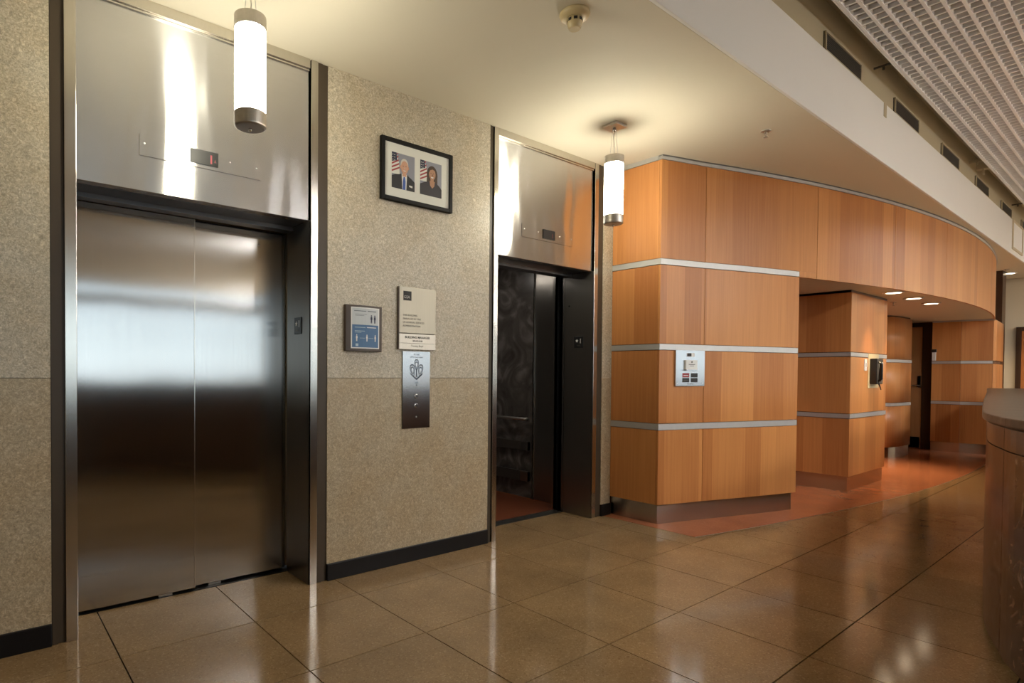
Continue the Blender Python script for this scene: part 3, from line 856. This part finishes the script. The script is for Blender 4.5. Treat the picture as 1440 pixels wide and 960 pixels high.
tag(portrait(2.1125, 2.440, True), 'portrait of a person in a dark suit and blue tie')
tag(portrait(2.3395, 2.440, False), 'portrait of a person with long brown hair in a dark jacket')

# ------------------------------------------------------------------ notice in brown holder
t = thing('notice_holder', 'brown curved holder with a blue and white poster on the stone wall', 'notice', (1.905, YW, 1.386))
NX0, NX1, NZ0, NZ1 = 1.777, 2.043, 1.386, 1.668
nn = 8
bow = lambda x: YW - .022 - .014 * math.sin(math.pi * (x - NX0) / (NX1 - NX0))
xsn = [NX0 + .003 + (NX1 - NX0 - .006) * k / nn for k in range(nn + 1)]
MB().prism([(x, bow(x)) for x in xsn] + [(NX1, YW), (NX0, YW)], NZ0, NZ1).build('holder', M['brownmetal'], t, .002)


def bowed(x0, x1, z0, z1, d, mat, name, parent=t):
    xk = [x0 + (x1 - x0) * k / nn for k in range(nn + 1)]
    return MB().prism([(x, bow(x) - d) for x in xk] + [(x, bow(x) + .001) for x in reversed(xk)], z0, z1).build(name, M[mat], parent)


ps = bowed(1.812, 2.016, 1.402, 1.655, .002, 'inkwhite', 'poster')
bowed(1.819, 2.008, 1.548, 1.648, .0024, 'postergrey', 'upper_field', ps)
bowed(1.819, 2.008, 1.409, 1.548, .0024, 'posterblue', 'lower_field', ps)
for (x0, x1, z0, z1, mt) in ((1.832, 1.915, 1.630, 1.634, 'inkblue'), (1.925, 1.990, 1.630, 1.635, 'inkblue'), (1.838, 1.920, 1.611, 1.613, 'inkblue'), (1.838, 1.90, 1.603, 1.605, 'inkblue'),
                             (1.836, 1.91, 1.530, 1.533, 'posterlight'), (1.92, 1.99, 1.530, 1.535, 'inkwhite'), (1.836, 1.905, 1.508, 1.511, 'posterlight'), (1.836, 1.88, 1.500, 1.5025, 'posterlight'),
                             (1.87, 1.905, 1.465, 1.467, 'posterlight'), (1.933, 1.97, 1.465, 1.467, 'posterlight')):
    bowed(x0, x1, z0, z1, .0028, mt, 'print_line', ps)


def figure(x, z, h, mt):
    m = MB()
    O = (x, bow(x) - .0026, z)
    m.ext(ell(0, h * .92, h * .09, h * .09, 12), O, RX, UZ, NY, 0, .0006)
    m.ext([(-.11 * h, h * .80), (.11 * h, h * .80), (.15 * h, h * .45), (.09 * h, h * .45), (.09 * h, 0), (.02 * h, 0), (0, h * .38), (-.02 * h, 0), (-.09 * h, 0), (-.09 * h, h * .45), (-.15 * h, h * .45)], O, RX, UZ, NY, 0, .0006)
    m.build('printed_figure', M[mt], ps)


figure(1.953, 1.560, .050, 'navy'); figure(1.979, 1.560, .050, 'navy')
figure(1.849, 1.446, .042, 'inkwhite'); figure(1.920, 1.446, .042, 'inkwhite'); figure(1.983, 1.446, .042, 'inkwhite')
bowed(1.842, 1.860, 1.416, 1.432, .0028, 'posterlight', 'print_badge', ps)

# ------------------------------------------------------------------ building plaque
t = thing('building_plaque', 'champagne metal plaque naming the building manager on the stone wall', 'sign', (2.325, YW, 1.407))
PLX0, PLX1 = 2.172, 2.478
MB().box(PLX0 + .006, PLX1, YW - .018, YW - .004, 1.515, 1.815).build('upper_plate', M['champagne'], t, .0015)
MB().box(PLX0, PLX0 + .006, YW - .017, YW, 1.408, 1.815).build('side_edge', M['brownmetal'], t)
MB().box(PLX0 + .003, PLX1 - .003, YW - .006, YW, 1.408, 1.812).build('back_plate', M['brownmetal'], t)
MB().box(PLX0 + .006, PLX1, YW - .018, YW - .004, 1.449, 1.510).build('middle_plate', M['champagne2'], t, .001)
MB().box(PLX0 + .006, PLX1, YW - .018, YW - .004, 1.408, 1.4475).build('lower_plate', M['champagne2'], t, .001)
lg = MB().box(2.208, 2.273, YW - .0188, YW - .018, 1.727, 1.788).build('logo_square', M['ink'], t)
yp = YW - .0182
text_mesh('GSA', .026, (2.2115, YW - .0189, 1.741), RX, UZ, NY, M['logogrey'], 'logo_letters', lg, bold=.0004)
for k, s in enumerate(('THIS BUILDING', 'MANAGED BY THE', 'US GENERAL SERVICES', 'ADMINISTRATION')):
    text_mesh(s, .0172, (2.206, yp, 1.626 - k * .0232), RX, UZ, NY, M['inkgrey'], 'engraved_line', t)
text_mesh('BUILDING MANAGER', .0215, (2.325, yp, 1.481), RX, UZ, NY, M['ink'], 'printed_line', t, 'CENTER', bold=.0005)
text_mesh('202-555-0100', .0145, (2.325, yp, 1.460), RX, UZ, NY, M['ink'], 'printed_line', t, 'CENTER', bold=.0003)
text_mesh('Tommy Boyd', .0185, (2.322, yp, 1.426), RX, UZ, NY, M['inkgrey'], 'printed_line', t, 'CENTER')

# ------------------------------------------------------------------ call button plate
t = thing('call_button_panel', 'tall steel elevator call plate with two buttons below the plaque', 'button panel', (2.326, YW, .886))
cp = MB().box(2.214, 2.440, YW - .008, YW, .886, 1.397).build('face_plate', M['plate'], t, .0015)
yc = YW - .0081
text_mesh('In case', .017, (2.327, yc, 1.372), RX, UZ, NY, M['inkblue'], 'engraved_line', t, 'CENTER')
text_mesh('of fire use stairs', .0165, (2.327, yc, 1.354), RX, UZ, NY, M['inkblue'], 'engraved_line', t, 'CENTER')
fl = MB()


def ring(outer, inner, mb, O):
    n = len(outer)
    for i in range(n):
        j = (i + 1) % n
        mb.ext([outer[i], outer[j], inner[j], inner[i]], O, RX, UZ, NY, 0, .0006)


def leaf(cx, cz, w_, h_, tilt):
    pts = []
    for k in range(24):
        a = 2 * math.pi * k / 24
        x = math.sin(a) * w_ * (1 - .35 * math.cos(a)) * abs(math.sin(a / 2 + .0001)) ** .3
        z = -math.cos(a) * h_ * .5
        pts.append((x, z))
    ct, st = math.cos(tilt), math.sin(tilt)
    return [(cx + x * ct - z * st, cz + x * st + z * ct) for x, z in pts]


def shrink(poly, k):
    cx = sum(p[0] for p in poly) / len(poly); cz = sum(p[1] for p in poly) / len(poly)
    return [(cx + (p[0] - cx) * k, cz + (p[1] - cz) * k) for p in poly]


O = (2.326, yc, 1.208)
for a in ((0, .098, .019, .080, 0), (-.032, .062, .021, .086, .18), (.032, .062, .021, .086, -.18)):
    lf = leaf(*a)
    ring(lf, shrink(lf, .78), fl, O)
    l2 = shrink(lf, .62)
    ring(l2, shrink(l2, .68), fl, O)
fl.ext([(-.055, .05), (-.050, .036), (0, -.002), (.050, .036), (.055, .05), (.048, .042), (0, .012), (-.048, .042)], O, RX, UZ, NY, 0, .0006)
fl.ext([(-.006, .02), (.006, .02), (.004, .062), (-.004, .062)], O, RX, UZ, NY, 0, .0006)
fl.ext(ell(0, .070, .006, .006, 12), O, RX, UZ, NY, 0, .0006)
fl.build('flame_emblem', M['inkblue'], t)
text_mesh('exit', .017, (2.327, yc, 1.184), RX, UZ, NY, M['inkblue'], 'engraved_line', t, 'CENTER')
MB().ext([(-.004, 0), (.004, 0), (.004, .009), (-.004, .009)], (2.327, yc, 1.168), RX, UZ, NY, 0, .0006).build('engraved_mark', M['inkblue'], t)
for z in (1.099, 1.035):
    bt = MB().lathe([(.0155, 0), (.0155, -.004), (.013, -.006)], (2.325, YW - .008, z), 24, 0, 'y').build('call_button', M['chrome'], t)
    sg = 1 if z > 1.05 else -1
    MB().ext([(-.006, -.004 * sg), (.006, -.004 * sg), (0, .006 * sg)], (2.325, YW - .014, z), RX, UZ, NY, 0, .0006).build('arrow', M['ink'], bt)
MB().lathe([(.0055, 0), (.0055, -.002), (.003, -.0025)], (2.326, YW - .008, .962), 14, 0, 'y').build('key_switch', M['steel'], t)

# ------------------------------------------------------------------ fire service panel on the wood
pA, pB = Vector((4.648, 2.634, 0)), Vector((4.968, 2.552, 0))
Rw = (pB - pA).normalized(); Nw = Vector((Rw.y, -Rw.x, 0)); Uw = Vector((0, 0, 1))
Lw = (pB - pA).length
Ow = pA + Vector((0, 0, 1.158)) + Nw * .012
t = thing('fire_service_panel', 'steel fire service panel with red window below a rail on honey wood', 'control panel', tuple(pA + Rw * Lw / 2 + Vector((0, 0, 1.158))))


def rect(x0, x1, z0, z1): return [(x0, z0), (x1, z0), (x1, z1), (x0, z1)]


def onwood(name, x0, x1, z0, z1, d0, d1, mat, parent, bev=0.0):
    return MB().ext(rect(x0, x1, z0, z1), Ow, Rw, Uw, Nw, d0, d1).build(name, M[mat], parent, bev)


onwood('face_plate', 0, Lw, 0, .302, -.012, .004, 'plate', t, .001)
lc = onwood('display', .120, .208, .248, .280, .003, .006, 'whiteplastic', t)
onwood('lcd_window', .124, .172, .250, .278, .006, .0066, 'ink', lc)
cb = onwood('call_box', .096, .226, .140, .220, .003, .022, 'whiteplastic', t, .003)
onwood('box_ledge', .096, .226, .128, .140, .003, .030, 'plate', t, .002)
MB().ext(ell(.161, .203, .008, .008, 14), Ow, Rw, Uw, Nw, .022, .0228).build('printed_symbol', M['inkgrey'], cb)
onwood('print_line', .125, .197, .180, .185, .022, .0226, 'inkgrey', cb)
onwood('print_line', .137, .185, .168, .172, .022, .0226, 'inkgrey', cb)
for (x0, z0, mt) in ((.074, .073, 'red'), (.170, .073, 'ink'), (.074, .032, 'ink'), (.170, .032, 'ink')):
    wd = onwood('indicator_window', x0, x0 + .078, z0, z0 + .036, .003, .0052, mt, t, .0008)
    if x0 < .1: onwood('print_line', x0 + .012, x0 + .064, z0 + .014, z0 + .020, .0052, .0056, 'inkwhite' if mt == 'red' else 'inkgrey', wd)
text_mesh('FIRE SERVICE', .013, Ow + Rw * (Lw / 2) + Uw * .013, Rw, Uw, Nw, M['inkgrey'], 'printed_line', t, 'CENTER', d=.0041)
for (x, z) in ((.020, .022), (Lw - .020, .022), (.020, .280), (Lw - .020, .280)):
    MB().ext(ell(x, z, .005, .005, 10), Ow, Rw, Uw, Nw, .004, .0055).build('screw', M['steel'], t)

# ------------------------------------------------------------------ pillar phone and switch
t = thing('wall_phone', 'black wall phone on a pale plate fixed to the alcove pillar', 'wall phone', (8.17, PY0, 1.12))
MB().box(7.995, 8.36, PY0 - .006, PY0, 1.115, 1.505).build('back_plate', M['creamplastic'], t, .002)
pb = MB().box(8.04, 8.26, PY0 - .075, PY0 - .006, 1.16, 1.45).build('phone_body', M['blackplastic'], t, .008)
MB().box(8.115, 8.245, PY0 - .079, PY0 - .075, 1.205, 1.33).build('keypad', M['plate'], pb)
MB().box(8.115, 8.245, PY0 - .079, PY0 - .075, 1.35, 1.41).build('instruction_card', M['mat'], pb)
MB().tube([(8.075, PY0 - .085, 1.20), (8.075, PY0 - .105, 1.22), (8.075, PY0 - .105, 1.39), (8.075, PY0 - .085, 1.41)], .017, 12).build('handset', M['blackplastic'], pb)
MB().tube([(8.075, PY0 - .08, 1.20), (8.09, PY0 - .09, 1.14), (8.15, PY0 - .085, 1.10), (8.21, PY0 - .06, 1.14), (8.21, PY0 - .04, 1.17)], .006, 8).build('handset_cord', M['blackplastic'], pb)
t = thing('light_switch', 'small white wall switch beside the black phone on the pillar', 'switch', (7.90, PY0, 1.31))
sw = MB().box(7.865, 7.945, PY0 - .008, PY0, 1.312, 1.442).build('cover_plate', M['whiteplastic'], t, .002)
MB().box(7.893, 7.917, PY0 - .018, PY0 - .008, 1.355, 1.399).build('rocker', M['whiteplastic'], t, .002)
t = thing('card_reader', 'small white card reader with a dark hood beside the alcove door', 'card reader', (12.74, 2.60, 1.50))
MB().box(12.725, 12.75, 2.575, 2.625, 1.515, 1.66).build('reader_body', M['whiteplastic'], t, .004)
MB().box(12.70, 12.75, 2.565, 2.632, 1.655, 1.705).build('hood', M['blackplastic'], t, .004)

# ------------------------------------------------------------------ ceiling fittings
t = thing('smoke_detector', 'cream smoke detector on the ceiling above the picture frame', 'smoke detector', (2.395, 1.915, 2.95))
c = (2.395, 1.915, HC)
MB().lathe([(.060, 0), (.074, -.002), (.076, -.010), (.070, -.022), (.045, -.030)], c, 36).build('base_ring', M['creamplastic'], t)
MB().lathe([(.038, -.028), (.038, -.052), (.030, -.080), (.027, -.083)], c, 28).build('sensor_housing', M['creamplastic'], t)
for k in range(8):
    a = 2 * math.pi * k / 8
    R_ = Vector((-math.sin(a), math.cos(a), 0)); N_ = Vector((math.cos(a), math.sin(a), 0))
    MB().ext(rect(-.009, .009, -.050, -.036), Vector(c), R_, (0, 0, 1), N_, .034, .0385).build('sensor_slot', M['ink'], t)


def sprinkler(x, y, z, label):
    t = thing('sprinkler_head', label, 'sprinkler', (x, y, z - .05), 'ceiling sprinkler heads')
    MB().lathe([(.034, 0), (.036, -.003), (.028, -.008), (.014, -.010)], (x, y, z), 24).build('escutcheon', M['nickel'], t)
    MB().lathe([(.011, -.008), (.011, -.020), (.007, -.024)], (x, y, z), 14).build('body', M['nickel'], t)
    for s in (-1, 1):
        MB().tube([(x + s * .009, y, z - .018), (x + s * .012, y, z - .032), (x + s * .003, y, z - .046)], .0022, 6).build('yoke_arm', M['nickel'], t)
    MB().lathe([(.004, -.044), (.018, -.046), (.018, -.049), (.004, -.050)], (x, y, z), 16).build('deflector', M['nickel'], t)


sprinkler(4.658, 1.946, HC, 'small metal sprinkler head on the cream ceiling near the curved fascia')
sprinkler(9.05, 2.25, 2.176, 'small sprinkler head among the downlights of the low alcove ceiling')
sprinkler(13.79, 1.94 - .05, HC, 'small sprinkler head at the far end beside a ceiling downlight')


def downlight(x, y, z, label, power):
    t = thing('downlight', label, 'downlight', (x, y, z - .03), 'recessed ceiling downlights')
    MB().lathe([(.072, 0.0), (.096, -.001), (.098, -.006), (.090, -.014), (.074, -.014), (.072, -.004)], (x, y, z), 32).build('trim_ring', M['whiteplastic'], t)
    MB().lathe([(.070, -.002), (.070, -.0095)], (x, y, z), 28).build('lamp_lens', M['lens'], t)
    ld = bpy.data.lights.new('downlight_beam', 'SPOT')
    ld.energy = power; ld.color = (1.0, .72, .42); ld.spot_size = math.radians(74); ld.spot_blend = 1.0; ld.shadow_soft_size = .06
    lo = bpy.data.objects.new('downlight_beam', ld); COL.objects.link(lo)
    lo.location = (0, 0, .012); lo.parent = t


for x, l in ((7.99, 'nearest lit downlight in the low alcove ceiling beside the pillar'), (8.75, 'middle lit downlight of the three in the low alcove ceiling'), (9.53, 'farthest lit downlight of the three in the low alcove ceiling')):
    downlight(x, 1.985, 2.176, l, SPOT_W)
downlight(9.9, 2.78, 2.176, 'unseen downlight added deep in the alcove behind the pillar', 300)  # hidden lamp added to brighten the alcove floor and rounded block
downlight(6.75, 3.0, 2.176, 'unseen downlight added in the alcove behind the near wood block', 60)  # hidden lamp added to light the left face of the pillar
downlight(14.33, 1.93, HC, 'lit downlight on the far ceiling above the beige wall', 260)

# unseen ceiling lights added as fill behind the viewer and towards the far end
ROW = [(4.2, -1.95), (5.6, -1.95), (7.0, -1.95), (12.2, -1.95), (13.8, -1.95), (6.0, -4.6), (7.8, -4.6), (9.6, -4.6)]
for i, (x, y) in enumerate(ROW):
    lab = ('%s unseen ceiling fill light added along the lattice edge' % ('first', 'second', 'third', 'fourth', 'fifth')[i]) if i < 5 else ('%s unseen ceiling fill light added near the windows' % ('first', 'second', 'third')[i - 5])
    t = thing('ceiling_fill_light', lab, 'fill light', (x, y, 3.92), 'added lobby fill lights')
    MB().box(x - .60, x + .60, y - .30, y + .30, 3.925, 3.945).build('diffuser', M['fill_light'], t)
    for (a, b, c_, d) in ((-.64, -.60, -.34, .34), (.60, .64, -.34, .34), (-.60, .60, -.34, -.30), (-.60, .60, .30, .34)):
        MB().box(x + a, x + b, y + c_, y + d, 3.915, 3.95).build('frame_bar', M['white'], t)

# ------------------------------------------------------------------ vents, brackets, tag on the fascia
for k in range(-1, 6):
    x0 = 4.82 + 1.635 * k
    nm = ['first', 'second', 'third', 'fourth', 'fifth', 'sixth', 'seventh'][k + 1]
    t = thing('vent_grille', '%s dark air grille from the left above the white fascia' % nm, 'air grille', (x0 + .37, YS + .02, 3.577), 'air grilles above the fascia')
    MB().box(x0, x0 + .75, YS + .018, YS + .025, 3.577, 3.72).build('back_plate', M['vent'], t)
    for (a, b, c_, d) in ((x0, x0 + .012, 3.577, 3.72), (x0 + .738, x0 + .75, 3.577, 3.72), (x0 + .012, x0 + .738, 3.577, 3.587), (x0 + .012, x0 + .738, 3.71, 3.72)):
        MB().box(a, b, YS + .006, YS + .018, c_, d).build('frame_bar', M['tan'], t)
    for q_ in range(9):
        z = 3.594 + q_ * .0132
        MB().prism([(x0 + .012, YS + .010), (x0 + .738, YS + .010), (x0 + .738, YS + .018), (x0 + .012, YS + .018)], z, z + .004).build('louvre_blade', M['vent'], t)
for x, th, mt, lab in ((5.92, .007, 'vent', 'thin dark hanger bracket nearest the camera above the fascia'), (9.42, .014, 'tan', 'thin tan hanger bar above the white fascia'),
                       (9.80, .045, 'beige', 'thick beige beam bridging above the white fascia'), (12.2, .008, 'vent', 'thin dark hanger bracket at the far end above the fascia')):
    t = thing('hanger_bracket', lab, 'bracket', (x, 1.5, 3.76), 'brackets behind the lattice edge')
    MB().box(x - th, x + th, 1.40, YS + .03, 3.795, 3.795 + 2 * th).build('bar', M[mt], t)
    MB().box(x - th * .6, x + th * .6, 1.562, 1.578, 3.775 - th, 3.795).build('clip', M[mt], t)
o = MB().box(6.10, 6.17, YS - .004, YS, 3.455, 3.566).build('hanging_tag', M['tan'], None, .001)
tag(o, 'small tan tag hanging on the white fascia between two grilles', 'tag')
t = thing('access_panel', 'pale framed access panel at the far end of the white fascia', 'access panel', (12.5, YS, 3.16))
MB().box(12.13, 12.92, YS - .006, YS, 3.17, 3.55).build('panel_door', M['white'], t)
for (a, b, c_, d) in ((12.10, 12.14, 3.14, 3.57), (12.91, 12.95, 3.14, 3.57), (12.14, 12.91, 3.14, 3.175), (12.14, 12.91, 3.54, 3.57)):
    MB().box(a, b, YS - .014, YS, c_, d).build('frame_bar', M['beige'], t)

# ------------------------------------------------------------------ lattice ceiling
t = thing('lattice_ceiling', 'grey white square lattice ceiling panel hanging over the lobby', 'ceiling panel', (6.5, 0, 3.72))
LP = .0855
LX0, NBAR, NRIB = .35, 152, 34
LX1 = LX0 + NBAR * LP
YL0 = 1.468
rib = MB().box(LX0, LX1, -.009, .009, 3.72, 3.755).mesh('lattice_rib', [M['lattice']], Vector((6.5, 0, 3.72)))
bar = MB().box(-.008, .008, YL0 - NRIB * LP, YL0, 3.724, 3.752).mesh('lattice_bar', [M['lattice']], Vector((0, 0, 3.72)))
for k in range(NRIB + 1):
    o = bpy.data.objects.new('lattice_rib', rib); COL.objects.link(o); o.parent = t; o.location = (0, YL0 - k * LP - .013, 0)
for k in range(NBAR + 1):
    o = bpy.data.objects.new('lattice_bar', bar); COL.objects.link(o); o.parent = t; o.location = (LX0 + k * LP - 6.5, 0, 0)
MB().box(LX0, LX1, YL0 - NRIB * LP, YL0 - .002, 3.775, 3.785).build('backing_panel', M['lattice_back'], t)
MB().box(LX0, LX1, YL0 - .002, YL0 + .006, 3.72, 3.79).build('edge_strip', M['lattice'], t)

# ------------------------------------------------------------------ reception desk
t = thing('reception_desk', 'long curved reception desk of brown marble with a granite top at right', 'reception desk', (4.6, .3, 0))
outer = [(-2.6, -1.50), (-1.4, -1.60), (-.2, -1.60), (.9, -1.42), (1.75, -1.02), (2.40, -.40), (2.90, .10), (3.365, .395), (3.65, .505), (3.95, .59), (4.37, .662), (5.2, .79), (6.5, .985), (8.0, 1.205), (10.0, 1.50), (11.9, 1.79), (12.2, 1.78), (12.45, 1.62)]
inner = [(12.45, 1.2), (11.6, 1.0), (10.0, .78), (6.5, .26), (4.6, -.04), (3.8, -.30), (3.0, -1.0), (2.2, -1.75), (1.1, -2.2), (-.2, -2.38), (-1.4, -2.38), (-2.6, -2.28)]


def cr(pts, n=5):
    out = []
    for i in range(len(pts) - 1):
        p0, p1, p2, p3 = pts[max(i - 1, 0)], pts[i], pts[i + 1], pts[min(i + 2, len(pts) - 1)]
        for k in range(n):
            u = k / n
            out.append(tuple(.5 * (2 * p1[a] + (p2[a] - p0[a]) * u + (2 * p0[a] - 5 * p1[a] + 4 * p2[a] - p3[a]) * u * u + (3 * p1[a] - p0[a] - 3 * p2[a] + p3[a]) * u ** 3) for a in (0, 1)))
    out.append(pts[-1])
    return out


def offs(pts, d):
    out = []
    for i, p in enumerate(pts):
        a, b = pts[max(i - 1, 0)], pts[min(i + 1, len(pts) - 1)]
        l = math.hypot(b[0] - a[0], b[1] - a[1])
        out.append((p[0] - (b[1] - a[1]) / l * d, p[1] + (b[0] - a[0]) / l * d))
    return out


oc = cr(outer)
ic = cr(inner)
MB().prism(offs(oc, -.012) + ic, .08, 1.030, smooth=False).build('desk_body', M['desk'], t)
MB().prism(offs(oc, -.06) + offs(ic, -.03), .001, .08).build('plinth', M['black'], t)
MB().prism(offs(oc, .02) + offs(ic, .04), 1.042, 1.080).build('counter_top', M['desktop'], t, .006)
MB().prism(offs(oc, -.004) + ic, 1.030, 1.042).build('shadow_groove', M['black'], t)
cuts_ = [0, 7, 14, 21, 28, 39, 47, 54, 61, 68, 75, 82, 90]
for a, b in zip(cuts_, cuts_[1:]):
    seg = oc[a:min(b, len(oc) - 1) + 1]
    if len(seg) < 2: continue
    q0, q1 = offs(seg, 0.0), offs(seg, -.014)
    # leave a narrow joint at both ends
    def lerp(p, q, u): return (p[0] + (q[0] - p[0]) * u, p[1] + (q[1] - p[1]) * u)
    q0 = [lerp(q0[0], q0[1], .06)] + q0[1:-1] + [lerp(q0[-1], q0[-2], .06)]
    q1 = [lerp(q1[0], q1[1], .06)] + q1[1:-1] + [lerp(q1[-1], q1[-2], .06)]
    MB().prism(q0 + q1[::-1], .03, .93).build('marble_panel', M['desk'], t)
    MB().prism(q0 + q1[::-1], .936, 1.030).build('marble_band', M['desk'], t)
